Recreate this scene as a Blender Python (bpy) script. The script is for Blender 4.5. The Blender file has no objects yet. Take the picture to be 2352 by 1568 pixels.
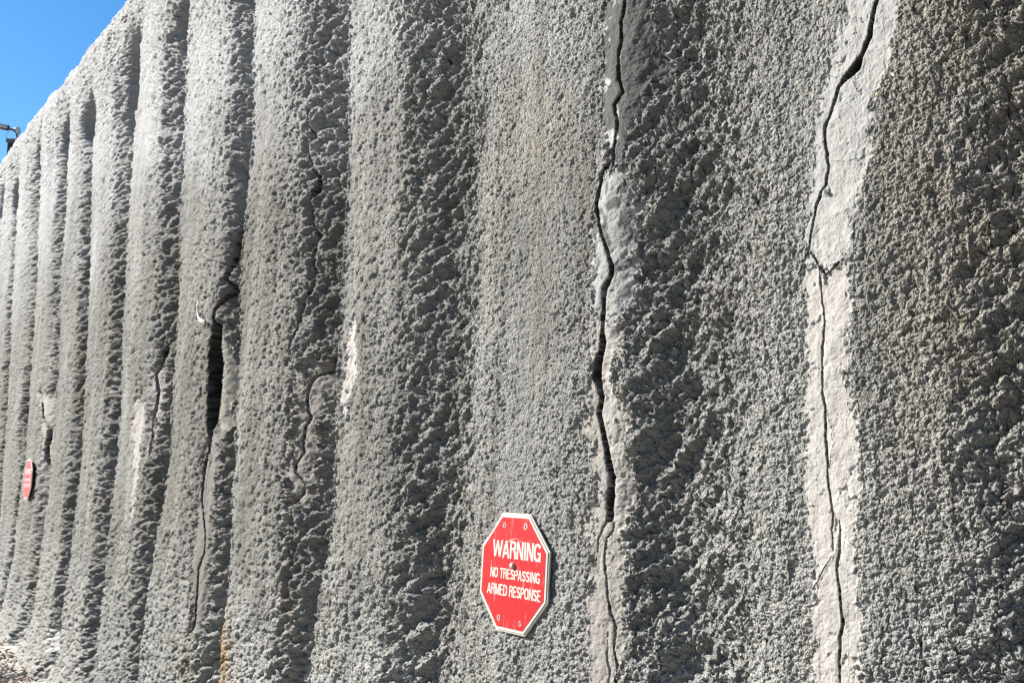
import bpy, math, random
import numpy as np
from mathutils import Vector, Matrix

# ------------------------------------------------------------------ camera, sky, sun, exposure
scn = bpy.context.scene
COL = scn.collection
FPX = 2287.0                                    # focal length in units of a 2352 px wide picture
PHI = math.atan(276 / FPX)
YAW = math.atan(1606 / FPX * math.cos(PHI))
CAM = np.array([0.0, -1.38, 1.5])
FW = np.array([-math.cos(YAW) * math.cos(PHI), math.sin(YAW) * math.cos(PHI), math.sin(PHI)])
RT = np.array([math.sin(YAW), math.cos(YAW), 0.0])
UP = np.cross(RT, FW)
cam_d = bpy.data.cameras.new('camera')
cam_d.sensor_width = 36
cam_d.lens = 36 * FPX / 2352
cam_d.clip_start = 0.05
cam_d.clip_end = 2000
cam = bpy.data.objects.new('camera', cam_d)
COL.objects.link(cam)
cam.matrix_world = Matrix(((RT[0], UP[0], -FW[0], CAM[0]), (RT[1], UP[1], -FW[1], CAM[1]),
                           (RT[2], UP[2], -FW[2], CAM[2]), (0, 0, 0, 1)))
scn.camera = cam

SUN = Vector((-0.70, -0.46, 0.52)).normalized()   # direction towards the sun
w = bpy.data.worlds.new('World')
scn.world = w
w.use_nodes = True
nt = w.node_tree
nt.nodes.clear()
sky = nt.nodes.new('ShaderNodeTexSky')
sky.sky_type = 'NISHITA'
sky.sun_disc = False
sky.sun_elevation = math.asin(SUN.z)
sky.sun_rotation = math.atan2(SUN.x, SUN.y)
sky.air_density = 1.0
sky.dust_density = 0.2
sky.ozone_density = 2.5
bgn = nt.nodes.new('ShaderNodeBackground')
bgn.inputs['Strength'].default_value = 0.05
wo = nt.nodes.new('ShaderNodeOutputWorld')
hs = nt.nodes.new('ShaderNodeHueSaturation')
hs.inputs['Saturation'].default_value = 1.35
hs.inputs['Value'].default_value = 0.78
nt.links.new(sky.outputs[0], hs.inputs['Color'])
nt.links.new(hs.outputs[0], bgn.inputs['Color'])
nt.links.new(bgn.outputs[0], wo.inputs['Surface'])
sun_d = bpy.data.lights.new('sun', 'SUN')
sun_d.energy = 5.0
sun_d.angle = math.radians(0.5)
sun_d.color = (1.0, 0.965, 0.91)
sun = bpy.data.objects.new('sun', sun_d)
COL.objects.link(sun)
sun.rotation_euler = SUN.to_track_quat('Z', 'Y').to_euler()
sun.location = (-4, -4, 8)
vs = scn.view_settings
vs.view_transform = 'Standard'
vs.look = 'None'
vs.gamma = 1.0
vs.use_curve_mapping = False
vs.exposure = 2.12

# ------------------------------------------------------------------ noise (numpy)
f4 = np.float32
def hash2(ix, iy, seed):
    h = (ix.astype(np.int64) * 374761393 + iy.astype(np.int64) * 668265263 + seed * 1442695041) & 0xffffffff
    h = ((h ^ (h >> 13)) * 1274126177) & 0xffffffff
    return (h ^ (h >> 16)) & 0xffffffff
def rnd2(ix, iy, seed):
    return (hash2(ix, iy, seed) / 4294967296.0).astype(f4)
def gnoise(x, y, seed=0):
    ix = np.floor(x); iy = np.floor(y)
    fx = (x - ix).astype(f4); fy = (y - iy).astype(f4)
    ix = ix.astype(np.int64); iy = iy.astype(np.int64)
    ux = fx * fx * fx * (fx * (fx * 6 - 15) + 10); uy = fy * fy * fy * (fy * (fy * 6 - 15) + 10)
    def g(dx, dy):
        a = rnd2(ix + dx, iy + dy, seed) * f4(6.2831853)
        return np.cos(a) * (fx - dx) + np.sin(a) * (fy - dy)
    a = g(0, 0); b = g(1, 0); c = g(0, 1); d = g(1, 1)
    return ((a + (b - a) * ux) * (1 - uy) + (c + (d - c) * ux) * uy) * f4(1.5)
def fbm(x, y, seed=0, octs=4, gain=0.5):
    s = 0; a = 1.0; t = 0
    for k in range(octs):
        s = s + a * gnoise(x * 2 ** k + 17.3 * k, y * 2 ** k - 9.1 * k, seed + k)
        t += a; a *= gain
    return s / t * 1.3
def clods(x, y, seed=0):
    """popcorn lumps: spheres on a jittered grid; 0 in the joints .. 1 on the tops"""
    ix = np.floor(x).astype(np.int64); iy = np.floor(y).astype(np.int64)
    best = np.zeros(x.shape, f4)
    for dx in (-1, 0, 1):
        for dy in (-1, 0, 1):
            cx = ix + dx; cy = iy + dy
            h = hash2(cx, cy, seed)
            jx = (h & 1023).astype(f4) / 1023; jy = ((h >> 10) & 1023).astype(f4) / 1023
            rr = 0.50 + 0.42 * ((h >> 20) & 1023).astype(f4) / 1023
            d2 = (cx + jx - x) ** 2 + (cy + jy - y) ** 2
            v = np.sqrt(np.maximum(0, rr * rr - d2))
            best = np.maximum(best, v.astype(f4))
    return best
def sstep(a, b, x):
    t = np.clip((x - a) / (b - a), 0, 1)
    return t * t * (3 - 2 * t)

# ------------------------------------------------------------------ smooth face of the wall
BAT = math.tan(math.radians(3.0))
ZTOP = 4.32; RTOP = 0.34                         # where the top starts to roll back
def profile(wv):
    """arc parameter -> (y, z, nz) of the crest surface: flared foot, battered face, rolled top, back"""
    wv = np.asarray(wv, float)
    z = np.minimum(wv, ZTOP)
    y = (z - 1.5) * BAT
    t = np.clip((0.62 - z) / 0.62, 0, 1.35)
    y = y - 0.24 * t ** 2.2
    a = np.clip((wv - ZTOP) / RTOP, 0, math.pi / 2)
    y = y + RTOP * (1 - np.cos(a)); z = z + RTOP * np.sin(a)
    e = np.maximum(0, wv - ZTOP - RTOP * math.pi / 2)
    y = y + np.minimum(e, 0.9); z = z - np.minimum(e, 0.9) * 0.08
    z = z - np.maximum(0, e - 0.9)
    return y, z, np.sin(a)
def to_px(x, y, z):
    dx = x - CAM[0]; dy = y - CAM[1]; dz = z - CAM[2]
    D = dx * FW[0] + dy * FW[1] + dz * FW[2]
    return (1176 + FPX * (dx * RT[0] + dy * RT[1]) / D,
            784 - FPX * (dx * UP[0] + dy * UP[1] + dz * UP[2]) / D, D)
def solve_x(px, y, z):
    """x of the point at depth y and height z that lies in picture column px"""
    q = (px - 1176) / FPX
    dy = y - CAM[1]; dz = z - CAM[2]
    return (q * (dy * FW[1] + dz * FW[2]) - dy * RT[1]) / (RT[0] - q * FW[0])
def on_wall(px, py):
    """picture point -> (x, w) on the face"""
    px = np.asarray(px, float); py = np.asarray(py, float)
    wv = np.full(px.shape, 1.5)
    for k in range(40):
        y, z, _ = profile(wv)
        x = solve_x(px, y, z)
        _, v, D = to_px(x, y, z)
        wv = np.clip(wv + (v - py) * D / FPX * 0.8, -0.1, ZTOP + 0.3)
    return x, wv

# ------------------------------------------------------------------ ribs: left edges and flank starts
EDGE = [
    [(1800, 0), (1790, 800), (1830, 1568)],
    [(1150, 0), (1142, 700), (1120, 1200), (1085, 1568)],
    [(808, 0), (803, 400), (796, 700), (790, 900), (775, 1200), (740, 1400), (718, 1568)],
    [(592, 0), (585, 300), (558, 650), (552, 1000), (540, 1300), (525, 1568)],
    [(432, 100), (428, 300), (418, 500), (412, 800), (395, 1050), (370, 1200), (345, 1400), (330, 1568)],
    [(324, 130), (308, 400), (292, 700), (275, 1000), (255, 1250), (240, 1400), (225, 1568)],
    [(220, 200), (212, 450), (207, 700), (195, 1000), (175, 1200), (155, 1400), (145, 1500)],
    [(162, 330), (150, 550), (145, 750), (130, 950), (115, 1150), (95, 1300), (85, 1400)],
    [(97, 340), (92, 500), (85, 700), (72, 900), (60, 1080), (40, 1250), (25, 1350)],
    [(46, 390), (38, 550), (30, 750), (20, 950), (8, 1150), (-5, 1300)],
]
FLANK = [
    [(2250, 0), (2240, 800), (2250, 1568)],
    [(1440, 0), (1420, 700), (1425, 1100), (1440, 1568)],
    [(930, 0), (930, 700), (900, 1300), (860, 1568)],
    [(690, 0), (682, 500), (670, 900), (640, 1300), (620, 1568)],
    [(535, 0), (530, 400), (505, 800), (500, 1100), (475, 1300), (430, 1568)],
    [(385, 0), (372, 300), (365, 500), (345, 1000), (315, 1250), (300, 1568)],
    [(268, 200), (255, 700), (235, 1000), (215, 1250), (190, 1568)],
]
AMP = [0.045, 0.060, 0.064, 0.13, 0.14, 0.14, 0.14, 0.14, 0.13, 0.13]
ZS = np.linspace(-0.2, 5.6, 60)
def line_at(poly):
    p = np.array(poly, float)
    q = np.stack([np.interp(np.linspace(p[0, 1], p[-1, 1], 30), p[:, 1], p[:, 0]),
                  np.linspace(p[0, 1], p[-1, 1], 30)], 1)
    x, wv = on_wall(q[:, 0], q[:, 1])
    o = np.argsort(wv)
    return np.interp(ZS, wv[o], x[o])
EX = [line_at(p) for p in EDGE]                  # x falls from one to the next (towards the far end)
FX = [line_at(p) for p in FLANK]
# further ribs: beyond the frame at both ends, repeating the spacing
rg = random.Random(4)
right = []
xx = EX[0]
for k in range(5):
    xx = xx + 0.8 + rg.uniform(-0.06, 0.06); right.insert(0, xx)
EX = right + EX; FXn = [None] * 5 + FX; AMP = [0.1] * 5 + AMP
lastd = EX[-1] - EX[-2]
for k in range(14):
    EX.append(EX[-1] * 0 + EX[-1] + np.minimum(-0.7, -0.9 + rg.uniform(-0.1, 0.1)))
    AMP.append(0.12)
NR = len(EX) - 1
while len(FXn) < NR + 1:
    FXn.append(None)
for i in range(NR + 1):
    if FXn[i] is None:
        nxt = EX[i - 1] if i > 0 else EX[0] + 0.8
        FXn[i] = EX[i] + 0.6 * (nxt - EX[i])
EXa = np.array(EX); FXa = np.array(FXn); AMPa = np.array(AMP)

def rib_phase(x, wv):
    """index of the rib (its left edge) and position in it, 0 at the edge .. 1 at the next edge; tf = flank start"""
    wz = np.clip(wv, ZS[0], ZS[-1])
    idx = np.full(x.shape, 0, np.int32); t = np.zeros(x.shape, f4); tf = np.full(x.shape, 0.6, f4); amp = np.full(x.shape, 0.1, f4)
    for i in range(1, NR + 1):
        a = np.interp(wz, ZS, EXa[i]); b = np.interp(wz, ZS, EXa[i - 1]); c = np.interp(wz, ZS, FXa[i])
        m = (x >= a) & (x < b)
        idx[m] = i
        t[m] = ((x - a) / (b - a))[m]
        tf[m] = ((c - a) / (b - a))[m]
        amp[m] = AMPa[i]
    return idx, t, np.clip(tf, 0.3, 0.85), amp

# ------------------------------------------------------------------ cracks and patches, drawn on the face
CR = []   # (list of (px,py,width), kind)
def crack(pts, w0=None, jag=1.0):
    p = [(a[0], a[1], a[2] if len(a) > 2 else w0) for a in pts]
    q = np.array(p, float)
    if q[:, 0].max() < 760:
        q[:, 2] = np.where(q[:, 2] < 4.5, q[:, 2] * 0.85, np.where(q[:, 2] > 12, q[:, 2] * 0.72, q[:, 2] * 0.8))
    else:
        q[:, 2] = np.where(q[:, 2] > 4, 4 + (q[:, 2] - 4) * 0.82, q[:, 2]) * 0.88
    CR.append((q, jag))
# main crack right of the sign
crack([(1432, -60, 5), (1430, 0, 5), (1422, 49, 5), (1422, 88, 6), (1415, 132, 6), (1417, 181, 5), (1427, 211, 4), (1409, 240, 6),
       (1417, 284, 6), (1410, 333, 5), (1408, 363, 6), (1386, 402, 6), (1377, 431, 7), (1371, 475, 7), (1381, 529, 7), (1395, 568, 6),
       (1405, 608, 7), (1404, 632, 9), (1391, 665, 11), (1388, 720, 8), (1386, 764, 9), (1388, 786, 12), (1376, 838, 19), (1377, 872, 17),
       (1385, 912, 9), (1379, 952, 10), (1386, 992, 11), (1393, 1050, 12), (1400, 1095, 11), (1397, 1147, 15), (1395, 1193, 13)])
crack([(1390, 1195, 3), (1377, 1225, 2.6), (1371, 1244, 2.2), (1366, 1290, 1.6), (1374, 1330, 1.4)])
crack([(1403, 1200, 2), (1401, 1221, 2.4), (1389, 1235, 3), (1383, 1278, 3.2), (1386, 1330, 3.6), (1389, 1375, 3), (1394, 1410, 3.2),
       (1404, 1444, 3.6), (1401, 1490, 3), (1409, 1530, 3), (1403, 1600, 3)])
crack([(1389, 1450, 1.6), (1388, 1518, 2), (1394, 1541, 2.2), (1386, 1600, 2)])
crack([(1412, 355, 2.5), (1409, 385, 2.5), (1400, 410, 1.5)])
# crack in the pale mortar at the right
crack([(2020, -60, 8), (2016, 0, 8), (2007, 44, 10), (2002, 83, 12), (1986, 122, 10), (1970, 157, 20), (1948, 181, 15), (1933, 201, 7),
       (1924, 235, 7), (1916, 265, 5), (1903, 294, 7), (1902, 323, 5), (1907, 353, 6), (1911, 387, 6), (1905, 426, 6), (1894, 446, 5),
       (1882, 480, 5), (1877, 510, 4), (1869, 539, 4), (1866, 578, 3), (1850, 612, 2.4), (1843, 632, 2)])
crack([(1871, 580, 2.5), (1887, 608, 3), (1906, 634, 3.5), (1924, 617, 3.2), (1946, 595, 2.5)])
crack([(1889, 608, 2.6), (1894, 647, 3), (1897, 696, 3), (1903, 730, 3.6), (1901, 768, 4), (1898, 835, 4), (1899, 896, 3.4), (1907, 942, 5),
       (1908, 998, 5), (1913, 1044, 5), (1912, 1095, 4.6), (1918, 1130, 4), (1925, 1176, 5), (1924, 1217, 2.6), (1926, 1262, 2)])
crack([(1939, 1192, 1.8), (1942, 1227, 4), (1940, 1268, 5), (1932, 1309, 5), (1939, 1345, 4), (1940, 1380, 4.5), (1945, 1431, 7.5),
       (1939, 1462, 7), (1936, 1523, 5), (1937, 1600, 5)])
crack([(1924, 1275, 1.5), (1904, 1304, 2), (1881, 1345, 1.8)])
crack([(1912, 942, 1.3), (1922, 985, 1.4), (1927, 1023, 1.4), (1917, 1074, 1.2)])
crack([(1965, 190, 1.6), (1980, 215, 1.6), (1985, 205, 1.4)])
crack([(1920, 372, 1.6), (1945, 374, 1.3), (1982, 366, 1.3)])
crack([(1880, 178, 1.3), (1905, 174, 1.3), (1930, 182, 1.3)])
# gaping crack on the fifth rib
crack([(540, 380, 1.2), (545, 450, 1.4), (540, 500, 2), (528, 570, 2.2), (525, 600, 2.5), (517, 640, 3), (524, 661, 3), (514, 688, 3.2), (501, 709, 5),
       (495, 732, 4), (501, 749, 12), (495, 793, 19), (494, 833, 26), (492, 877, 25), (489, 928, 25), (487, 968, 20), (483, 988, 9), (481, 1005, 3.6),
       (478, 1035, 4), (470, 1066, 3.4), (463, 1113, 3.2), (459, 1150, 3), (465, 1193, 2.6), (469, 1232, 2.6), (467, 1270, 2.6), (454, 1309, 2.6),
       (451, 1367, 2.6), (449, 1418, 2.4), (444, 1449, 2)])
crack([(483, 1050, 1.4), (471, 1108, 1.8), (467, 1154, 1.8), (465, 1190, 1.6)])
# the rib with the hairlines
crack([(702, 250, 1.6), (700, 274, 3.4), (709, 309, 2.4), (698, 334, 2.6), (700, 373, 3), (715, 411, 3), (703, 463, 3.4), (705, 510, 3.2), (715, 540, 3.6),
       (707, 579, 3), (709, 643, 3), (693, 709, 2.4), (681, 752, 2.4), (671, 783, 2.2), (670, 826, 2.2), (673, 847, 2)])
crack([(729, 821, 2), (723, 850, 2.4), (702, 865, 3.2), (694, 890, 3), (691, 917, 3), (691, 944, 3), (696, 956, 3), (689, 981, 3), (684, 1012, 2.8),
       (685, 1039, 2.4), (672, 1066, 2.4), (672, 1086, 2.4), (685, 1113, 2.4), (681, 1136, 2.4), (668, 1156, 2.2), (664, 1163, 2), (668, 1180, 1.8), (668, 1259, 1.8),
       (659, 1313, 1.6), (652, 1372, 1.4)])
crack([(693, 850, 1.4), (689, 894, 1.6)])
crack([(696, 1035, 1.4), (694, 1072, 1.8), (684, 1089, 1.5)])
crack([(360, 690, 1.3), (362, 740, 1.6), (370, 790, 1.8), (365, 830, 2.2), (353, 860, 2), (355, 900, 2), (349, 960, 2.6), (346, 1000, 2.2), (343, 1038, 2.2), (337, 1053, 1.6)])
crack([(95, 880, 1.4), (97, 930, 2), (99, 960, 2), (107, 984, 2.2), (102, 1022, 2), (100, 1057, 2), (105, 1092, 1.8), (101, 1131, 1.4)])
crack([(75, 620, 1.4), (73, 740, 1.5), (68, 800, 1.5), (65, 880, 1.2)])
NCR = len(CR)

PATCH = [  # name label, polygon, base colour, smooth, edge roughness (px)
    ('dark grey smooth repair patch along the upper crack', [(1386, -60), (1484, -60), (1478, 0), (1483, 60), (1490, 110), (1503, 150), (1482, 190), (1470, 230), (1458, 270), (1438, 300), (1432, 340),
      (1424, 385), (1402, 390), (1396, 335), (1386, 290), (1381, 220), (1377, 170), (1379, 80)], (0.100, 0.100, 0.096), 0.8, 10),
    ('mottled light grey smooth patch along the crack', [(1402, 390), (1432, 372), (1452, 440), (1468, 520), (1460, 600), (1450, 680), (1425, 725), (1400, 745), (1366, 700), (1367, 640), (1362, 560), (1364, 480), (1376, 410)],
      (0.33, 0.33, 0.32), 0.8, 12),
    ('pinkish grey smooth patch around the lower crack', [(1370, 735), (1420, 735), (1428, 800), (1412, 860), (1432, 940), (1440, 1010), (1438, 1130), (1430, 1220), (1418, 1350), (1420, 1640), (1345, 1640), (1352, 1300),
      (1346, 1200), (1368, 1120), (1352, 990), (1346, 940), (1368, 860), (1360, 790)], (0.345, 0.32, 0.295), 0.75, 12),
    ('pale grey smooth mortar patch beside the upper crack', [(1945, -60), (2075, -60), (2066, 0), (2052, 120), (2035, 190), (2008, 240), (2012, 320), (1988, 420), (1966, 500), (1962, 590), (1946, 597), (1924, 619), (1906, 636),
      (1887, 609), (1850, 614), (1856, 590), (1868, 450), (1878, 330), (1885, 200), (1910, 120), (1945, 40)], (0.355, 0.35, 0.338), 0.72, 10),
    ('pinkish white smooth mortar patch down the right crack', [(1850, 616), (1887, 611), (1906, 638), (1924, 621), (1946, 599), (1964, 600), (1962, 680), (1957, 760), (1946, 830), (1968, 900), (1985, 1000), (1988, 1100),
      (1978, 1200), (1976, 1300), (1985, 1400), (1985, 1640), (1874, 1640), (1872, 1400), (1876, 1300), (1862, 1180), (1858, 1050), (1853, 900), (1866, 830), (1846, 760), (1850, 680)],
      (0.395, 0.372, 0.352), 0.76, 11),
    ('brownish grey smooth patch below the gaping crack', [(500, 705), (522, 690), (518, 760), (516, 850), (508, 990), (505, 1060), (492, 1200), (482, 1300), (468, 1445), (438, 1445), (438, 1300), (446, 1160), (464, 1060),
      (478, 1000), (505, 960), (508, 800)], (0.165, 0.152, 0.138), 0.7, 7),
    ('brown stained smooth patch around a hairline crack', [(722, 815), (742, 850), (722, 920), (706, 1100), (694, 1165), (664, 1168), (652, 1120), (648, 1080), (664, 1040), (668, 950), (674, 850), (700, 835)],
      (0.225, 0.205, 0.185), 0.7, 9),
    ('pinkish white scraped strip on the rib edge', [(822, 728), (830, 760), (827, 850), (819, 900), (802, 955), (791, 920), (797, 860), (802, 790), (812, 755)], (0.44, 0.41, 0.385), 0.7, 6),
    ('pinkish white scraped strip on a far rib', [(322, 915), (334, 925), (334, 960), (325, 1020), (317, 1100), (305, 1200), (299, 1200), (305, 1050), (308, 960), (314, 925)], (0.38, 0.35, 0.335), 0.7, 3),
    ('greyish pink patch around a thin far crack', [(343, 850), (368, 838), (366, 900), (352, 1000), (338, 1050), (332, 1050), (342, 960)], (0.30, 0.275, 0.255), 0.8, 4),
    ('pinkish grey patch beside the far sign', [(88, 900), (120, 905), (116, 1000), (108, 1100), (98, 1200), (92, 1245), (85, 1210), (90, 1130), (96, 1000)], (0.34, 0.305, 0.285), 0.75, 3),
    ('bare white patch near the foot', [(145, 1425), (149, 1470), (136, 1505), (106, 1492), (116, 1448)], (0.55, 0.53, 0.50), 0.8, 5),
]

def seg_dist(px, py, pts):
    """distance to an open polyline, interpolated width at the nearest point"""
    best = np.full(px.shape, 1e9, f4); wd = np.ones(px.shape, f4)
    for k in range(len(pts) - 1):
        ax, ay = pts[k, :2]; bx, by = pts[k + 1, :2]
        dx = bx - ax; dy = by - ay
        tt = np.clip(((px - ax) * dx + (py - ay) * dy) / (dx * dx + dy * dy), 0, 1)
        d = np.sqrt((px - ax - tt * dx) ** 2 + (py - ay - tt * dy) ** 2)
        wv = pts[k, 2] + (pts[k + 1, 2] - pts[k, 2]) * tt if pts.shape[1] > 2 else 1.0
        m = d < best
        best = np.where(m, d, best); wd = np.where(m, wv, wd)
    return best, wd
def inside(px, py, poly):
    c = np.zeros(px.shape, bool); n = len(poly)
    for k in range(n):
        ax, ay = poly[k]; bx, by = poly[(k + 1) % n]
        if ay == by: continue
        m = ((ay > py) != (by > py)) & (px < (bx - ax) * (py - ay) / (by - ay) + ax)
        c ^= m
    return c
def poly_sd(px, py, poly):
    p = np.array(poly + [poly[0]], float)
    d, _ = seg_dist(px, py, p)
    return np.where(inside(px, py, poly), -d, d)

# ------------------------------------------------------------------ the wall grid
NCOL, NROW = 1420, 880
cols = np.linspace(-45, 2400, NCOL)
y0, z0, _ = profile(1.5)
x_in = solve_x(cols, y0, z0)
left_ext = x_in[0] - np.cumsum(np.linspace(0.03, 0.5, 34))[::-1]
right_ext = x_in[-1] + np.cumsum(np.linspace(0.004, 0.06, 90))
X0 = np.concatenate([left_ext, x_in, right_ext])
NC = len(X0)
# rows per column: fine between the lowest and highest height in view, coarse beyond
WMAX = ZTOP + RTOP * math.pi / 2 + 0.9 + 3.0
wtest = np.linspace(-0.05, ZTOP + 0.30, 400)
yt, zt, _ = profile(wtest)
W = np.zeros((NROW + 60, NC))
for i in range(NC):
    _, v, D = to_px(X0[i], yt, zt)
    ok = (v > -60) & (v < 1640) & (D > 0.6)
    lo, hi = (wtest[ok][0], wtest[ok][-1]) if ok.any() else (1.0, 2.2)
    if X0[i] > x_in[-1]:
        lo, hi = W[22, i - 1] - 0.002, W[22 + NROW - 1, i - 1] + 0.002
        lo = max(lo, 0.6); hi = min(hi, 2.6)
    lo2 = min(lo - 0.01, -0.06)
    W[:22, i] = np.linspace(-0.30 if lo < 0.05 else -0.25, lo - 0.004, 22)
    W[22:22 + NROW, i] = np.linspace(lo, hi, NROW)
    W[22 + NROW:, i] = hi + (WMAX - hi) * np.linspace(0.012, 1, 38) ** 1.35
R = W.shape[0]
X = np.broadcast_to(X0, W.shape).copy()
Y, Z, NZ = profile(W)
PX, PY, DD = to_px(X, Y, Z)
# crowd the columns around the cracks
fine = (PX > -60) & (PX < 2420) & (PY > -80) & (PY < 1660) & (W < ZTOP + 0.2) & (DD > 0.5)
shift = np.zeros(W.shape)
for pts, jag in CR:
    if pts[:, 2].max() < 1.7: continue
    o = pts[:, 1].argsort()
    xc = np.interp(PY, pts[o, 1], pts[o, 0])
    fade = sstep(pts[:, 1].min() - 40, pts[:, 1].min() + 20, PY) * (1 - sstep(pts[:, 1].max() - 20, pts[:, 1].max() + 40, PY))
    sg = 11.0 if pts[:, 0].max() > 600 else 7.0
    u = (PX - xc) / sg
    shift -= 0.42 * fade * u * sg * np.exp(-u * u / 2) * (np.abs(u) < 5)
shift = np.clip(shift, -9, 9) * fine
X = np.where(fine, solve_x(PX + shift, Y, Z), X)
PX, PY, DD = to_px(X, Y, Z)
far_in = DD < 0.3
PX = np.where(far_in, 9999, PX); PY = np.where(far_in, 9999, PY)

# ---- ribs
idx, T, TF, A = rib_phase(X + 0.04 * sstep(-2.7, -2.0, X) * fbm(X * 3, Z * 4, 55, 3), W)
near = sstep(-1.9, -0.9, X)                       # soft valleys near the camera, sharp far off
near2 = sstep(-2.75, -2.6, X)
tv = 0.93 - 0.22 * near2 * (1 - near) - 0.23 * near
dd = sstep(TF - 0.06, tv, T); down = dd * (0.55 + 0.45 * dd) * (1 - near) + near * (1 - (1 - dd) ** 1.5)
up_ = 1 - sstep(tv, 1.0, T)
depth = A * np.where(T < tv, down, np.maximum(up_, 0))
crestb = 0.010 * sstep(0.4, 1.0, T / TF) * (1 - sstep(tv, 1.0, T))
wob = 0.018 * fbm(X * 1.7, Z * 0.9, 5, 3)
topfade = 1 - sstep(ZTOP - 0.45, ZTOP + 0.02, W)
botfade = 0.45 + 0.55 * sstep(0.0, 0.9, W)
depth = depth * topfade * botfade + crestb
# hollows under the lip where each groove ends
for i in range(1, NR + 1):
    e = np.interp(np.clip(W, ZS[0], ZS[-1]), ZS, EXa[i])
    if EXa[i].mean() > -1.0: continue
    zc = ZTOP - 0.42 + 0.08 * math.sin(i * 2.1); hx = 0.10 + 0.03 * math.cos(i * 1.7); hz = 0.17 + 0.04 * math.sin(i * 3.3 + 1)
    if i == 10: zc, hz = ZTOP - 0.52, 0.30
    u = (X - (e - 0.17)) / (hx + 0.05); v = (W - zc) / hz
    g = np.exp(-(u * u + v * v) ** 2.5 * 0.8)
    depth += {9: 0.10, 10: 0.42, 11: 0.26}.get(i, 0.20) * g
depth = depth - wob

# ---- roughness of the sprayed surface
PXn = PX + 9 * gnoise(X * 34, Z * 34, 51) + 4 * gnoise(X * 90, Z * 90, 52)
PYn = PY + 9 * gnoise(X * 34 + 40, Z * 34, 53)
flank = sstep(TF - 0.12, TF + 0.12, T) * (1 - sstep(0.93 - 0.14 * sstep(-3.2, -2.2, X), 1.0, T)) * topfade
crest_lo = (1 - sstep(0.12, 0.45, T)) * np.where(X > -2.7, sstep(0.0, 0.12, T), 1.0)
xs, zs = X + 0.004 * gnoise(X * 60, Z * 60, 7), Z + 0.004 * gnoise(X * 60, Z * 60, 8)
broad = 0.5 + 0.5 * fbm(X * 2.3, Z * 1.6, 21, 3)
rough = 0.62 + 0.38 * flank + 0.35 * (broad - 0.5) - 0.20 * crest_lo * (W > 1.2)
rough += 0.35 * sstep(ZTOP - 0.9, ZTOP - 0.2, W) + 0.45 * (1 - sstep(0.35, 1.0, W)) * (1 - sstep(0.0, 0.25, 0.2 - W))
rough = np.clip(rough * 1.15, 0.35, 1.8)
smooth = np.zeros(W.shape, f4)
patch_id = np.full(W.shape, -1, np.int32)
edge_n = fbm(X * 22, Z * 22, 33, 3) + 0.5 * gnoise(X * 120, Z * 120, 35)
PSD = []
for k, (lab, poly, colr, sm, er) in enumerate(PATCH):
    pp = np.array(poly); m = (PX > pp[:, 0].min() - 40) & (PX < pp[:, 0].max() + 40) & (PY > pp[:, 1].min() - 40) & (PY < pp[:, 1].max() + 40)
    sd = np.full(W.shape, 99.0, f4)
    sd[m] = poly_sd(PX[m], PY[m], poly) + er * edge_n[m] * 1.9 + 2.5 * gnoise(X[m] * 330, Z[m] * 330, 36) + 4.0 * (1 if er > 6 else 0.3) * gnoise(X[m] * 100, Z[m] * 100, 37)
    PSD.append(sd)
    a = (1 - sstep(-9, 4, sd)) * sm
    smooth = np.maximum(smooth, a)
    patch_id[(sd < 0) & (patch_id < 0)] = k
LIP = [(503, 752), (510, 800), (520, 862), (517, 900), (508, 940), (512, 966), (500, 992), (497, 940), (503, 880), (501, 800)]
lipsd = poly_sd(PX, PY, LIP)
rough = rough * (1 - smooth)
rough *= 1 - 0.8 * (1 - sstep(0, 6, lipsd))
big = fbm(X * 7, Z * 7, 61, 2)
ca, sa = math.cos(math.radians(38)), math.sin(math.radians(38))
ra = (X * ca + Z * sa); rb = (-X * sa + Z * ca)
ridge = gnoise(ra * 10, rb * 27, 71) + 0.6 * gnoise(ra * 24, rb * 60, 72)
wx, wz_ = X + 0.006 * fbm(X * 80, Z * 80, 7, 3), Z + 0.006 * fbm(X * 80, Z * 80, 8, 3)
c1 = clods(wx * 56, wz_ * 56, 3)
c2 = clods(X * 145 + 3 + 0.35 * gnoise(X * 200, Z * 200, 5), Z * 145, 4)
c3 = clods(X * 300, Z * 300, 9)
crumb = fbm(X * 100, Z * 100, 141, 3, 0.9)
c0 = clods(wx * 33 + 5, wz_ * 42, 15)
far_ = np.clip(sstep(-1.8, -3.4, X) + 0.6 * sstep(2.4, 3.6, W), 0, 1)
h = 0.0145 * sstep(0.0, 0.8, c0) * np.clip(0.10 + 0.80 * far_ + 0.12 * flank, 0, 1.0) + (0.0050 + 0.005 * far_) * sstep(0.0, 0.85, c1) + 0.0072 * c2 + 0.0056 * c3 + 0.0026 * crumb
lump = fbm(X * 26, Z * 26, 91, 3, 0.65)
disp = rough * (h + 0.005 * lump) + flank * rough * 0.0125 * ridge + 0.007 * big * rough
pits = clods(X * 32 + 9, Z * 32, 12)
disp -= 0.012 * rough * sstep(0.78, 1.0, pits) * sstep(-0.1, 0.4, gnoise(X * 6, Z * 6, 13))
mott = fbm(X * 45, Z * 45, 17, 3)
disp -= smooth * 0.0035 * (1 - sstep(0.0, 0.30, clods(X * 60 + 2, Z * 60, 143))) * sstep(0.0, 0.3, gnoise(X * 14, Z * 14, 144))
disp += smooth * (0.0016 * mott + 0.0005 * gnoise(X * 260, Z * 260, 18) + 0.004 + 0.004 * fbm(X * 9, Z * 9, 19, 2))

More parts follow.
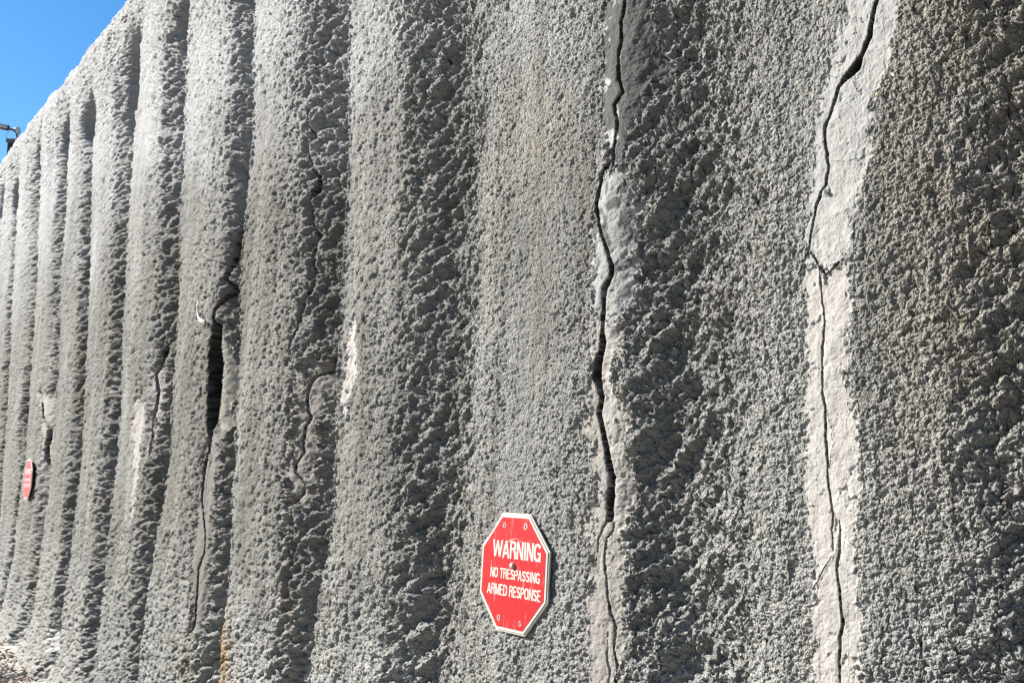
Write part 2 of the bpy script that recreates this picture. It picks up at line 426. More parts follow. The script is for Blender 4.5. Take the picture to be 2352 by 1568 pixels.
# the spray is thinner and smoother right beside a crack
calm = np.zeros(W.shape, f4)
for pts, jag in CR:
    if pts[:, 2].max() < 1.9: continue
    m = (PX > pts[:, 0].min() - 24) & (PX < pts[:, 0].max() + 24) & (PY > pts[:, 1].min() - 6) & (PY < pts[:, 1].max() + 6)
    d, wd = seg_dist(PX[m], PY[m], pts)
    c_ = calm[m]; calm[m] = np.maximum(c_, np.exp(-(np.maximum(0, d - wd * 0.5) / 4.5) ** 2) * 0.45)
disp = disp * (1 - calm) + 0.004 * calm * (1 - smooth)
# ---- cracks
crackm = np.zeros(W.shape, bool)
cdepth = np.zeros(W.shape, f4)
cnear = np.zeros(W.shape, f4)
jx = 1.5 * gnoise(X * 60, Z * 60, 81) + 0.8 * gnoise(X * 190, Z * 190, 82)
for pts, jag in CR:
    m = (PX > pts[:, 0].min() - 14) & (PX < pts[:, 0].max() + 14) & (PY > pts[:, 1].min() - 6) & (PY < pts[:, 1].max() + 6)
    wmax = pts[:, 2].max()
    js = (1.0 if wmax > 2.5 else 0.7) * (0.45 if pts[:, 0].max() < 760 else 1.0)
    d, wd = seg_dist(PX[m] + jx[m] * js, PY[m], pts)
    hw = wd * 0.5 + 0.35 * (wd > 1.65)
    wide = sstep(6, 16, wd)
    dm = np.where(wd < 1.65, 0.004, (wd / FPX * DD[m]) * 7 + 0.014 + 0.16 * wide)
    prof = 1 - sstep(0.75, 1.1, d / hw)
    cd = dm * prof * (1 + 0.10 * gnoise(X[m] * 25, Z[m] * 25, 83))
    cur = cdepth[m]; cdepth[m] = np.maximum(cur, cd)
    cm = crackm[m]; cm |= d < hw * 0.9; crackm[m] = cm
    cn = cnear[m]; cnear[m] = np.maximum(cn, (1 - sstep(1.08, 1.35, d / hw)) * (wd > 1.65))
    lip = np.exp(-((d - hw * 1.6) / 3.0) ** 2) * 0.0012
    tmp = disp[m]; tmp += lip; disp[m] = tmp

P0 = np.stack([X, Y, Z], -1).astype(np.float64)
nrm_y = -np.cos(np.arcsin(np.clip(NZ, 0, 1))); nrm_z = NZ
back = W > ZTOP + RTOP * math.pi / 2
Xf = X.copy(); incr = sstep(0.0003, 0.003, cdepth)
tot = -depth + disp * (1 - 0.9 * incr) + 0.004 * incr - cdepth
tot = np.where(back, tot * 0.4, tot)
Yf = Y + nrm_y * tot; Zf = Z + nrm_z * tot
# clods lean a little, so their undersides overhang
hang = rough * 0.006 * (1 - incr) * (1 - 0.6 * far_)
Xf = Xf + hang * gnoise(X * 75, Z * 75, 101); Zf = Zf + hang * gnoise(X * 75, Z * 75, 102)
# gently uneven line of the top
Zf = Zf + sstep(ZTOP - 0.5, ZTOP + 0.3, W) * (0.06 * fbm(X * 1.6, Z * 0.5, 111, 4) + 0.03 * fbm(X * 7, Z * 7, 112, 3) + 0.012 * np.sin(X * 7))
for i in range(8, NR + 1):
    Zf = Zf - 0.055 * np.exp(-((X - np.interp(4.3, ZS, EXa[i]) + 0.12) / 0.10) ** 2) * sstep(ZTOP - 0.3, ZTOP + 0.2, W)
Zf = Zf + 0.055 * np.maximum(0, -X - 4.6) * sstep(2.0, 4.3, W)

# ---- concrete colour, with crack shade and brightness of top and gap lip painted in
def lerp(a, b, t): return a + (b - a) * t[..., None]
base = np.empty(W.shape + (3,), f4); base[:] = (0.325, 0.322, 0.305)
tone = 1 + 0.20 * 1.4 * fbm(X * 1.5, Z * 1.1, 121, 4) + 0.10 * fbm(X * 14, Z * 10, 122, 3) + 0.16 * fbm(X * 9, Z * 0.7, 127, 3) + 0.10 * gnoise(X * 120, Z * 120, 129)
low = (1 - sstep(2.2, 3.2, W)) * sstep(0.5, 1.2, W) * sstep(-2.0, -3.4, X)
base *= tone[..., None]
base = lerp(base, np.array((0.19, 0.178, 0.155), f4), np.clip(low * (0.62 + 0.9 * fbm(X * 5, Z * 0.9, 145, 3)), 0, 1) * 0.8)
streak = sstep(0.18, 0.5, fbm(X * 11, Z * 0.8, 151, 3)) * sstep(0.6, 1.2, W)
base = lerp(base, np.array((0.43, 0.42, 0.39), f4), streak * 0.4)
streak = sstep(0.15, 0.5, fbm(X * 9 + 7, Z * 0.7, 152, 3))
base = lerp(base, np.array((0.20, 0.19, 0.165), f4), streak * 0.62)
base = lerp(base, np.array((0.60, 0.605, 0.62), f4), sstep(2.35, 3.6, W + 0.5 * fbm(X * 2, Z * 2, 123, 2) - 0.05 * np.clip(-X - 3, 0, 6)) * 0.8)      # sky-lit brightness of the top painted into the colour
base = lerp(base, np.array((0.56, 0.555, 0.53), f4), (1 - sstep(0.5, 1.35, W + 0.35 * fbm(X * 5, Z * 5, 124, 3))) * 0.9 * (0.3 + 0.7 * sstep(-5.0, -3.4, X)))    # lime bloom at the foot
base = lerp(base, np.array((0.52, 0.48, 0.42), f4), (1 - sstep(0.05, 0.42, W + 0.25 * fbm(X * 6, Z * 6, 128, 3))) * 0.55)
brown = sstep(1985, 2100, PXn) * (1 - sstep(700, 1500, PYn)) * (0.55 + 0.45 * fbm(X * 9, Z * 9, 125, 3))
base = lerp(base, np.array((0.30, 0.27, 0.225), f4), np.clip(brown * 1.3, 0, 1) * 0.9 * (PX < 5000))
def blob(cx, cy, rx, ry): return np.exp(-(((PXn - cx) / rx) ** 2 + ((PYn - cy) / ry) ** 2))
fn = np.clip(0.55 + 0.6 * fbm(X * 30, Z * 24, 126, 3), 0, 1)
for cx, cy, rx, ry, colr, s in [
    (1290, 1450, 90, 120, (0.55, 0.55, 0.54), 0.6), (1230, 1130, 90, 130, (0.46, 0.46, 0.45), 0.4), (960, 60, 90, 130, (0.52, 0.52, 0.53), 0.5), (660, 130, 40, 170, (0.56, 0.56, 0.58), 0.6), (1235, 330, 70, 110, (0.42, 0.36, 0.27), 0.5), (1160, 500, 24, 200, (0.38, 0.33, 0.27), 0.5), (528, 1500, 15, 85, (0.55, 0.30, 0.06), 1.3),
    (438, 1525, 16, 70, (0.33, 0.24, 0.10), 0.6), (655, 1400, 6, 90, (0.36, 0.20, 0.09), 0.7), (243, 1150, 5, 12, (0.36, 0.17, 0.06), 0.8), (345, 1225, 5, 12, (0.34, 0.18, 0.08), 0.7),
    (940, 1350, 18, 60, (0.55, 0.55, 0.62), 0.8), (798, 1120, 15, 190, (0.27, 0.235, 0.18), 0.75), (720, 1470, 50, 130, (0.27, 0.235, 0.18), 0.5),
    (990, 1230, 60, 40, (0.30, 0.26, 0.20), 0.5), (1620, 700, 60, 60, (0.31, 0.27, 0.22), 0.4), (1740, 560, 12, 200, (0.32, 0.27, 0.21), 0.4),
    (205, 1080, 4, 110, (0.45, 0.40, 0.33), 0.7), (1870, 1480, 40, 90, (0.36, 0.32, 0.25), 0.4), (2110, 1460, 60, 120, (0.50, 0.50, 0.52), 0.45), (1700, 1330, 90, 60, (0.42, 0.42, 0.40), 0.4),
    (30, 1500, 70, 70, (0.62, 0.60, 0.58), 0.7), (110, 1545, 80, 40, (0.60, 0.57, 0.53), 0.8), (2190, 110, 30, 80, (0.27, 0.22, 0.16), 0.5), (2180, 760, 40, 90, (0.28, 0.235, 0.17), 0.45),
    (960, 1330, 60, 200, (0.27, 0.255, 0.215), 0.45), (100, 1330, 40, 100, (0.36, 0.31, 0.25), 0.4), (560, 20, 60, 90, (0.40, 0.36, 0.28), 0.3), (415, 60, 50, 60, (0.40, 0.35, 0.25), 0.45)]:
    base = lerp(base, np.array(colr, f4), np.clip(blob(cx, cy, rx, ry) * s * fn, 0, 1))
for k, (lab, poly, colr, sm, er) in enumerate(PATCH):
    a = 1 - sstep(-2.5, 1.5, PSD[k])
    c = np.empty_like(base); c[:] = colr
    c *= (1 + 0.16 * mott + 0.10 * fbm(X * 12, Z * 3, 146, 3) + 0.07 * gnoise(X * 150, Z * 150, 131))[..., None]
    if k == 1:
        c = lerp(c, np.array((0.12, 0.12, 0.115), f4), sstep(-0.05, 0.10, fbm(X * 28, Z * 28, 132, 3) - (PY - 420) / 1500) * (PY < 640))
    if k == 0:
        c = lerp(c, np.array((0.42, 0.42, 0.41), f4), sstep(0.22, 0.32, fbm(X * 24, Z * 24, 133, 3)) * (PX < 1420))
    base = lerp(base, c, a)
# broken lip right of the gaping crack, its sunlit brightness painted in cream
lip = lipsd + 1.6 * gnoise(X * 120, Z * 60, 147)
base = lerp(base, np.array((0.44, 0.41, 0.35), f4), 1 - sstep(-1, 1.5, lip))
for cx, cw in ((1402, 1),):                     # whitish edges beside the widest crack
    m2 = sstep(640, 700, PY) * (1 - sstep(1180, 1240, PY)) * np.exp(-((PXn - 1405) / 13) ** 2)
    base = lerp(base, np.array((0.50, 0.48, 0.45), f4), m2 * 0.6)
crack_dirt_shade = np.maximum(sstep(0.0003, 0.0025, cdepth), cnear)  # cracks painted near-black: dirt plus their deep shade, spilling onto the lips
base = lerp(base, np.array((0.022, 0.018, 0.015), f4), crack_dirt_shade * np.where(np.maximum(cdepth, cnear) > 0.006, 1.0, 0.7))
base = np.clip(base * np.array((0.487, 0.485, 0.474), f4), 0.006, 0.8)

# ------------------------------------------------------------------ materials
def new_mat(name):
    m = bpy.data.materials.new(name); m.use_nodes = True
    n = m.node_tree; n.nodes.clear()
    o = n.nodes.new('ShaderNodeOutputMaterial'); b = n.nodes.new('ShaderNodeBsdfPrincipled')
    n.links.new(b.outputs[0], o.inputs[0])
    return m, n, b
def noise_mat(name, c1_, c2_, scale=20, rough_=0.8, detail=4, bump=0.0, metal=0.0, lo=0.35, hi=0.65):
    m, n, b = new_mat(name)
    tc = n.nodes.new('ShaderNodeTexCoord'); ns = n.nodes.new('ShaderNodeTexNoise')
    ns.inputs['Scale'].default_value = scale; ns.inputs['Detail'].default_value = detail
    n.links.new(tc.outputs['Object'], ns.inputs['Vector'])
    cr = n.nodes.new('ShaderNodeValToRGB')
    cr.color_ramp.elements[0].color = (*c1_, 1); cr.color_ramp.elements[1].color = (*c2_, 1)
    cr.color_ramp.elements[0].position = lo; cr.color_ramp.elements[1].position = hi
    n.links.new(ns.outputs[0], cr.inputs[0]); n.links.new(cr.outputs[0], b.inputs['Base Color'])
    b.inputs['Roughness'].default_value = rough_; b.inputs['Metallic'].default_value = metal
    if bump:
        bp = n.nodes.new('ShaderNodeBump'); bp.inputs['Strength'].default_value = bump; bp.inputs['Distance'].default_value = 0.002
        n.links.new(ns.outputs[0], bp.inputs['Height']); n.links.new(bp.outputs[0], b.inputs['Normal'])
    return m
def concrete_mat(name, grain=0.22, bump=0.5):
    m, n, b = new_mat(name)
    at = n.nodes.new('ShaderNodeAttribute'); at.attribute_name = 'tint'
    tc = n.nodes.new('ShaderNodeTexCoord')
    ns = n.nodes.new('ShaderNodeTexNoise'); ns.inputs['Scale'].default_value = 420; ns.inputs['Detail'].default_value = 3
    n.links.new(tc.outputs['Object'], ns.inputs['Vector'])
    mr = n.nodes.new('ShaderNodeMapRange'); mr.inputs[1].default_value = 0.25; mr.inputs[2].default_value = 0.75
    mr.inputs[3].default_value = 1 - grain * 1.4; mr.inputs[4].default_value = 1 + grain
    n.links.new(ns.outputs[0], mr.inputs[0])
    mx = n.nodes.new('ShaderNodeVectorMath'); mx.operation = 'SCALE'
    n.links.new(at.outputs['Color'], mx.inputs[0]); n.links.new(mr.outputs[0], mx.inputs['Scale'])
    n.links.new(mx.outputs[0], b.inputs['Base Color'])
    b.inputs['Roughness'].default_value = 0.95
    b.inputs['Specular IOR Level'].default_value = 0.2
    bp = n.nodes.new('ShaderNodeBump'); bp.inputs['Strength'].default_value = bump; bp.inputs['Distance'].default_value = 0.0055
    n2 = n.nodes.new('ShaderNodeTexNoise'); n2.inputs['Scale'].default_value = 260; n2.inputs['Detail'].default_value = 4
    n.links.new(tc.outputs['Object'], n2.inputs['Vector'])
    hsum = n2.outputs[0]
    if bump > 0.6:                                   # rounded grains between the modelled clods
        for sc_, wt in ((165, 0.8), (360, 0.55)):
            vo = n.nodes.new('ShaderNodeTexVoronoi'); vo.feature = 'F1'; vo.inputs['Scale'].default_value = sc_
            n.links.new(tc.outputs['Object'], vo.inputs['Vector'])
            ml = n.nodes.new('ShaderNodeMath'); ml.operation = 'MULTIPLY_ADD'; ml.inputs[1].default_value = -wt
            n.links.new(vo.outputs['Distance'], ml.inputs[0]); n.links.new(hsum, ml.inputs[2]); hsum = ml.outputs[0]
    n.links.new(hsum, bp.inputs['Height']); n.links.new(bp.outputs[0], b.inputs['Normal'])
    return m
M_con = concrete_mat('sprayed_concrete', 0.38, 1.0)
M_mor = concrete_mat('smooth_mortar', 0.10, 0.22)
M_crk = concrete_mat('crack_inside', 0.3, 0.3)

def tag(o, label=None, cat=None, group=None, kind=None):
    if label: o['label'] = label
    if cat: o['category'] = cat
    if group: o['group'] = group
    if kind: o['kind'] = kind
    return o
def empty(name, loc=(0, 0, 0)):
    o = bpy.data.objects.new(name, None); COL.objects.link(o); o.location = loc; o.empty_display_size = 0.1
    return o

# ------------------------------------------------------------------ split the sheet into the wall's parts
PF = np.stack([Xf, Yf, Zf], -1).reshape(-1, 3).astype(f4)
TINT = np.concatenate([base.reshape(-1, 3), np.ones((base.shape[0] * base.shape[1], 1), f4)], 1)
ii = np.arange(R * NC).reshape(R, NC)
quads = np.stack([ii[:-1, :-1], ii[:-1, 1:], ii[1:, 1:], ii[1:, :-1]], -1).reshape(-1, 4)
fid = (1000 + idx[:-1, :-1]).reshape(-1)                      # ribs
pf = patch_id[:-1, :-1].reshape(-1)
fid = np.where(pf >= 0, pf, fid)
ck = (crackm[:-1, :-1] & crackm[1:, 1:] & (cdepth[:-1, :-1] > 0.006)).reshape(-1)
# which crack system
CS = [(1300, 1500), (1780, 2100), (430, 560), (600, 760), (330, 380), (0, 130)]
pxc = PX[:-1, :-1].reshape(-1)
for k, (a, b) in enumerate(CS):
    fid = np.where(ck & (pxc > a) & (pxc < b), 500 + k, fid)
rid = fid >= 1000
def part_mesh(name, sel, mat, parent):
    q = quads[sel]
    if len(q) == 0: return None
    used, inv = np.unique(q, return_inverse=True)
    inv = inv.reshape(-1).astype(np.int32)
    me = bpy.data.meshes.new(name)
    me.vertices.add(len(used)); me.vertices.foreach_set('co', PF[used].reshape(-1))
    me.loops.add(len(inv)); me.loops.foreach_set('vertex_index', inv)
    me.polygons.add(len(q)); me.polygons.foreach_set('loop_start', np.arange(0, len(inv), 4, dtype=np.int32))
    me.update(calc_edges=True)
    at = me.attributes.new('tint', 'FLOAT_COLOR', 'POINT'); at.data.foreach_set('color', TINT[used].reshape(-1))
    me.materials.append(mat)
    o = bpy.data.objects.new(name, me); COL.objects.link(o); o.parent = parent
    return o
wall = empty('concrete_wall')
tag(wall, 'tall grey ribbed wall of rough sprayed concrete with cracks and pale mortar patches', 'wall')
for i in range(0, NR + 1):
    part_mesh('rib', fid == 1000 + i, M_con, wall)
for k, pt in enumerate(PATCH):
    o = part_mesh('mortar_patch', fid == k, M_mor, wall)
    if o: o['label'] = pt[0]
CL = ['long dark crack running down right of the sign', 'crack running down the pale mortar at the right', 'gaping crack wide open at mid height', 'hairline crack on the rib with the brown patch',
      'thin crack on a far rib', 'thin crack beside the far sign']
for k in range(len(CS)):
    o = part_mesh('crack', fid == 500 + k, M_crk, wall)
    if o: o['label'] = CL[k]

def face_point(px, py, out=0.0):
    x, wv = on_wall(np.array([px]), np.array([py]))
    y, z, _ = profile(wv)
    P = np.array([x[0], y[0], z[0]]); P = P + (CAM - P) / np.linalg.norm(CAM - P) * out
    return P

# ------------------------------------------------------------------ mesh helper
def mesh_obj(name, verts, faces, mat, parent=None, smooth_=False):
    me = bpy.data.meshes.new(name); me.from_pydata([tuple(v) for v in verts], [], faces); me.update()
    if mat: me.materials.append(mat)
    if smooth_: me.polygons.foreach_set('use_smooth', [True] * len(me.polygons))
    o = bpy.data.objects.new(name, me); COL.objects.link(o)
    if parent: o.parent = parent
    return o
def prism(poly, ya, yb, bev=0.0):
    """polygon in x,z extruded from y=ya (front) to y=yb (back), front edge bevelled"""
    n = len(poly); cx = sum(p[0] for p in poly) / n; cz = sum(p[1] for p in poly) / n
    R0 = max(math.hypot(p[0] - cx, p[1] - cz) for p in poly)
    def ring(y, s): return [(cx + (p[0] - cx) * s, y, cz + (p[1] - cz) * s) for p in poly]
    rings = [ring(ya, 1 - bev / R0), ring(ya + bev, 1), ring(yb, 1)] if bev else [ring(ya, 1), ring(yb, 1)]
    v = [p for r_ in rings for p in r_]; f = [list(range(n))]
    for k in range(len(rings) - 1):
        for i in range(n):
            j = (i + 1) % n
            f.append([k * n + i, (k + 1) * n + i, (k + 1) * n + j, k * n + j])
    f.append([(len(rings) - 1) * n + i for i in reversed(range(n))])
    return v, f
def ring_band(po, pi_, y):
    n = len(po); v = [(p[0], y, p[1]) for p in po] + [(p[0], y, p[1]) for p in pi_]
    return v, [[i, (i + 1) % n, n + (i + 1) % n, n + i] for i in range(n)]
def tube(pts, rads, n=8, cap=True):
    v = []; f = []
    pts = [Vector(p) for p in pts]
    prev = Vector((0.31, 0.12, 0.94))
    for k, p in enumerate(pts):
        d = (pts[min(k + 1, len(pts) - 1)] - pts[max(k - 1, 0)]).normalized()
        a = d.cross(prev)
        a = a.normalized() if a.length > 1e-5 else d.orthogonal().normalized()
        b = d.cross(a).normalized(); prev = a.cross(d) * -1 if False else prev
        for i in range(n):
            t = 2 * math.pi * i / n
            v.append(p + (a * math.cos(t) + b * math.sin(t)) * rads[k])
    for k in range(len(pts) - 1):
        for i in range(n):
            j = (i + 1) % n
            f.append([k * n + i, k * n + j, (k + 1) * n + j, (k + 1) * n + i])
    if cap:
        f.append(list(reversed(range(n)))); f.append([(len(pts) - 1) * n + i for i in range(n)])
    return v, f
def box(x0, x1, y0_, y1, z0_, z1):
    v = [(x, y, z) for x in (x0, x1) for y in (y0_, y1) for z in (z0_, z1)]
    f = [[0, 1, 3, 2], [4, 6, 7, 5], [0, 4, 5, 1], [2, 3, 7, 6], [0, 2, 6, 4], [1, 5, 7, 3]]
    return v, f
def disc(cx, cz, rx, rz, y, n=16, jag=0.0, rr=None):
    v = []
    for i in range(n):
        t = 2 * math.pi * i / n; q = 1 + (rr.uniform(-jag, jag) if rr else 0)
        v.append((cx + rx * q * math.cos(t), y, cz + rz * q * math.sin(t)))
    return v, [list(range(n))]

# ------------------------------------------------------------------ warning signs
M_edge = noise_mat('sign_edge_cream', (0.24, 0.22, 0.18), (0.33, 0.31, 0.265), 30, 0.5)
M_white = noise_mat('sign_white', (0.26, 0.248, 0.215), (0.305, 0.29, 0.255), 60, 0.4)
M_bolt = noise_mat('bolt_grey', (0.16, 0.13, 0.11), (0.34, 0.31, 0.28), 300, 0.6, metal=0.5)
M_hole = noise_mat('hole_dark', (0.015, 0.012, 0.01), (0.05, 0.02, 0.015), 200, 0.9)
def red_mat(name, red, wear, amt):
    m, n, b = new_mat(name)
    tc = n.nodes.new('ShaderNodeTexCoord')
    ns = n.nodes.new('ShaderNodeTexNoise'); ns.inputs['Scale'].default_value = 60; ns.inputs['Detail'].default_value = 5
    mp = n.nodes.new('ShaderNodeMapping'); mp.inputs['Scale'].default_value = (2.2, 1, 0.45)
    n.links.new(tc.outputs['Object'], mp.inputs[0]); n.links.new(mp.outputs[0], ns.inputs['Vector'])
    # arcs scratched round the middle
    ln = n.nodes.new('ShaderNodeVectorMath'); ln.operation = 'LENGTH'
    sb = n.nodes.new('ShaderNodeVectorMath'); sb.operation = 'SUBTRACT'; sb.inputs[1].default_value = (0.004, 0, 0.016)
    n.links.new(tc.outputs['Object'], sb.inputs[0]); n.links.new(sb.outputs[0], ln.inputs[0])
    wv = n.nodes.new('ShaderNodeMapRange'); wv.inputs[1].default_value = 0.046; wv.inputs[2].default_value = 0.076; wv.clamp = True
    n.links.new(ln.outputs['Value'], wv.inputs[0])
    bell = n.nodes.new('ShaderNodeMath'); bell.operation = 'PINGPONG'; bell.inputs[1].default_value = 0.5
    n.links.new(wv.outputs[0], bell.inputs[0])
    n3 = n.nodes.new('ShaderNodeTexNoise'); n3.inputs['Scale'].default_value = 26; n3.inputs['Detail'].default_value = 6; n3.inputs['Roughness'].default_value = 0.75
    cmb = n.nodes.new('ShaderNodeCombineXYZ'); at2 = n.nodes.new('ShaderNodeMath'); at2.operation = 'MULTIPLY'; at2.inputs[1].default_value = 14
    n.links.new(ln.outputs['Value'], at2.inputs[0]); n.links.new(at2.outputs[0], cmb.inputs[0])
    sp = n.nodes.new('ShaderNodeSeparateXYZ'); n.links.new(tc.outputs['Object'], sp.inputs[0]); n.links.new(sp.outputs[0], cmb.inputs[1])
    n.links.new(cmb.outputs[0], n3.inputs['Vector'])
    mul = n.nodes.new('ShaderNodeMath'); mul.operation = 'MULTIPLY'; n.links.new(bell.outputs[0], mul.inputs[0]); n.links.new(n3.outputs[0], mul.inputs[1])
    up = n.nodes.new('ShaderNodeMapRange'); up.inputs[1].default_value = -0.01; up.inputs[2].default_value = 0.05; n.links.new(sp.outputs[2], up.inputs[0])
    mul2 = n.nodes.new('ShaderNodeMath'); mul2.operation = 'MULTIPLY'; n.links.new(mul.outputs[0], mul2.inputs[0]); n.links.new(up.outputs[0], mul2.inputs[1])
    r1 = n.nodes.new('ShaderNodeMapRange'); r1.inputs[1].default_value = 0.232; r1.inputs[2].default_value = 0.26; r1.inputs[4].default_value = 0.85
    n.links.new(mul2.outputs[0], r1.inputs[0])
    r2 = n.nodes.new('ShaderNodeMapRange'); r2.inputs[1].default_value = 0.58; r2.inputs[2].default_value = 0.76; r2.inputs[4].default_value = amt
    n.links.new(ns.outputs[0], r2.inputs[0])
    add = n.nodes.new('ShaderNodeMath'); add.operation = 'MAXIMUM'; n.links.new(r1.outputs[0], add.inputs[0]); n.links.new(r2.outputs[0], add.inputs[1])
    mx = n.nodes.new('ShaderNodeMix'); mx.data_type = 'RGBA'
    n.links.new(add.outputs[0], mx.inputs[0]); mx.inputs[6].default_value = (*red, 1); mx.inputs[7].default_value = (*wear, 1)
    n.links.new(mx.outputs[2], b.inputs['Base Color']); b.inputs['Roughness'].default_value = 0.5
    b.inputs['Specular IOR Level'].default_value = 0.12
    return m
M_red = red_mat('sign_red', (0.225, 0.003, 0.005), (0.24, 0.15, 0.13), 0.45)
M_red2 = red_mat('sign_red_faded', (0.24, 0.035, 0.038), (0.28, 0.15, 0.14), 0.3)
M_white2 = noise_mat('sign_white_faded', (0.37, 0.24, 0.22), (0.41, 0.29, 0.27), 40, 0.5)

def octagon(H, s=1.0):
    r_ = 0.5 * H / math.cos(math.radians(22.5)) * s
    return [(r_ * math.cos(math.radians(a)), r_ * math.sin(math.radians(a))) for a in (112.5, 67.5, 22.5, -22.5, -67.5, -112.5, -157.5, 157.5)]
def arc(cx, cz, rx, rz, a0, a1, n=9):
    return [(cx + rx * math.cos(math.radians(a0 + (a1 - a0) * k / n)), cz + rz * math.sin(math.radians(a0 + (a1 - a0) * k / n))) for k in range(n + 1)]
# condensed bold capitals: width, strokes (centre lines in a box 1 high); stroke weight ST
ST = 0.132; h_ = ST / 2
GL = {
 'W': (0.92, [[(0.06, 1), (0.25, 0.04)], [(0.25, 0.04), (0.46, 0.96)], [(0.46, 0.96), (0.67, 0.04)], [(0.67, 0.04), (0.86, 1)]]),
 'A': (0.66, [[(0.08, 0), (0.33, 0.98)], [(0.33, 0.98), (0.58, 0)], [(0.17, 0.28), (0.49, 0.28)]]),
 'R': (0.62, [[(0.10, 0), (0.10, 1)], [(0.10, 1 - h_), (0.34, 1 - h_)] + arc(0.34, 0.735, 0.17, 0.18, 90, -90) + [(0.10, 0.555 - 0.08 + h_ * 0.9)], [(0.36, 0.47), (0.50, 0.36), (0.52, 0)]]),
 'N': (0.62, [[(0.09, 0), (0.09, 1)], [(0.12, 0.97), (0.50, 0.03)], [(0.53, 0), (0.53, 1)]]),
 'I': (0.26, [[(0.13, 0), (0.13, 1)]]),
 'G': (0.64, [arc(0.32, 0.66, 0.225, 0.26, 20, 180) + arc(0.32, 0.34, 0.225, 0.26, 180, 330), [(0.33, 0.44), (0.57, 0.44)], [(0.535, 0.50), (0.535, 0.0)]]),
 'O': (0.64, [arc(0.32, 0.66, 0.225, 0.26, 0, 180) + arc(0.32, 0.34, 0.225, 0.26, 180, 360) + [(0.545, 0.66)]]),
 'T': (0.54, [[(0.27, 0), (0.27, 1)], [(0.01, 1 - h_), (0.53, 1 - h_)]]),
 'E': (0.52, [[(0.10, 0), (0.10, 1)], [(0.10, 1 - h_), (0.49, 1 - h_)], [(0.10, 0.52), (0.46, 0.52)], [(0.10, h_), (0.50, h_)]]),
 'S': (0.58, [arc(0.29, 0.72, 0.19, 0.20, 15, 180) + [(0.12, 0.64), (0.29, 0.52), (0.46, 0.40)] + arc(0.29, 0.28, 0.19, 0.20, 0, -165)]),
 'P': (0.58, [[(0.10, 0), (0.10, 1)], [(0.10, 1 - h_), (0.33, 1 - h_)] + arc(0.33, 0.70, 0.17, 0.215, 90, -90) + [(0.10, 0.485)]]),
 'M': (0.76, [[(0.09, 0), (0.09, 1)], [(0.12, 0.98), (0.38, 0.03)], [(0.38, 0.03), (0.64, 0.98)], [(0.67, 0), (0.67, 1)]]),
 'D': (0.62, [[(0.10, 0), (0.10, 1)], [(0.10, 1 - h_), (0.28, 1 - h_)] + arc(0.28, 0.66, 0.25, 0.255, 90, 0) + arc(0.28, 0.34, 0.25, 0.255, 0, -90) + [(0.10, h_)]]),
 ' ': (0.30, []),
}
def lettering(text, cx, zbase, height, width, y, mat, parent, bold=0.0):
    tot_ = sum(GL[c][0] for c in text); sx = width / tot_
    v = []; f = []; x = cx - width / 2; q = 0
    for c in text:
        gw, strokes = GL[c]
        for st in strokes:
            pts = [(x + a * sx, zbase + b * height) for a, b in st]
            w_ = ST * height * (0.5 if len(text) > 7 else 0.5)
            n = len(pts); q += 1; yy = y - 0.00001 * (q % 7)
            for k in range(n):
                a = pts[max(k - 1, 0)]; b = pts[min(k + 1, n - 1)]
                tx, tz = b[0] - a[0], b[1] - a[1]; L = math.hypot(tx, tz) or 1
                nx, nz_ = -tz / L, tx / L
                # horizontal strokes a little thinner, ends cut along the cap lines
                if n == 2 and abs(nz_) < 0.75:
                    ww = w_ * sx / height * 1.06 / max(abs(nx), 0.5); o1 = (ww, 0); 
                else:
                    ww = w_ * (abs(nx) * sx / height + abs(nz_) * 0.86) * 1.02; o1 = (nx * ww, nz_ * ww)
                v += [(pts[k][0] + o1[0], yy, pts[k][1] + o1[1]), (pts[k][0] - o1[0], yy, pts[k][1] - o1[1])]
            n0 = len(v) - 2 * n
            for k in range(n - 1):
                f.append([n0 + 2 * k, n0 + 2 * k + 1, n0 + 2 * k + 3, n0 + 2 * k + 2])
        x += gw * sx
    return mesh_obj('lettering', v, f, mat, parent)
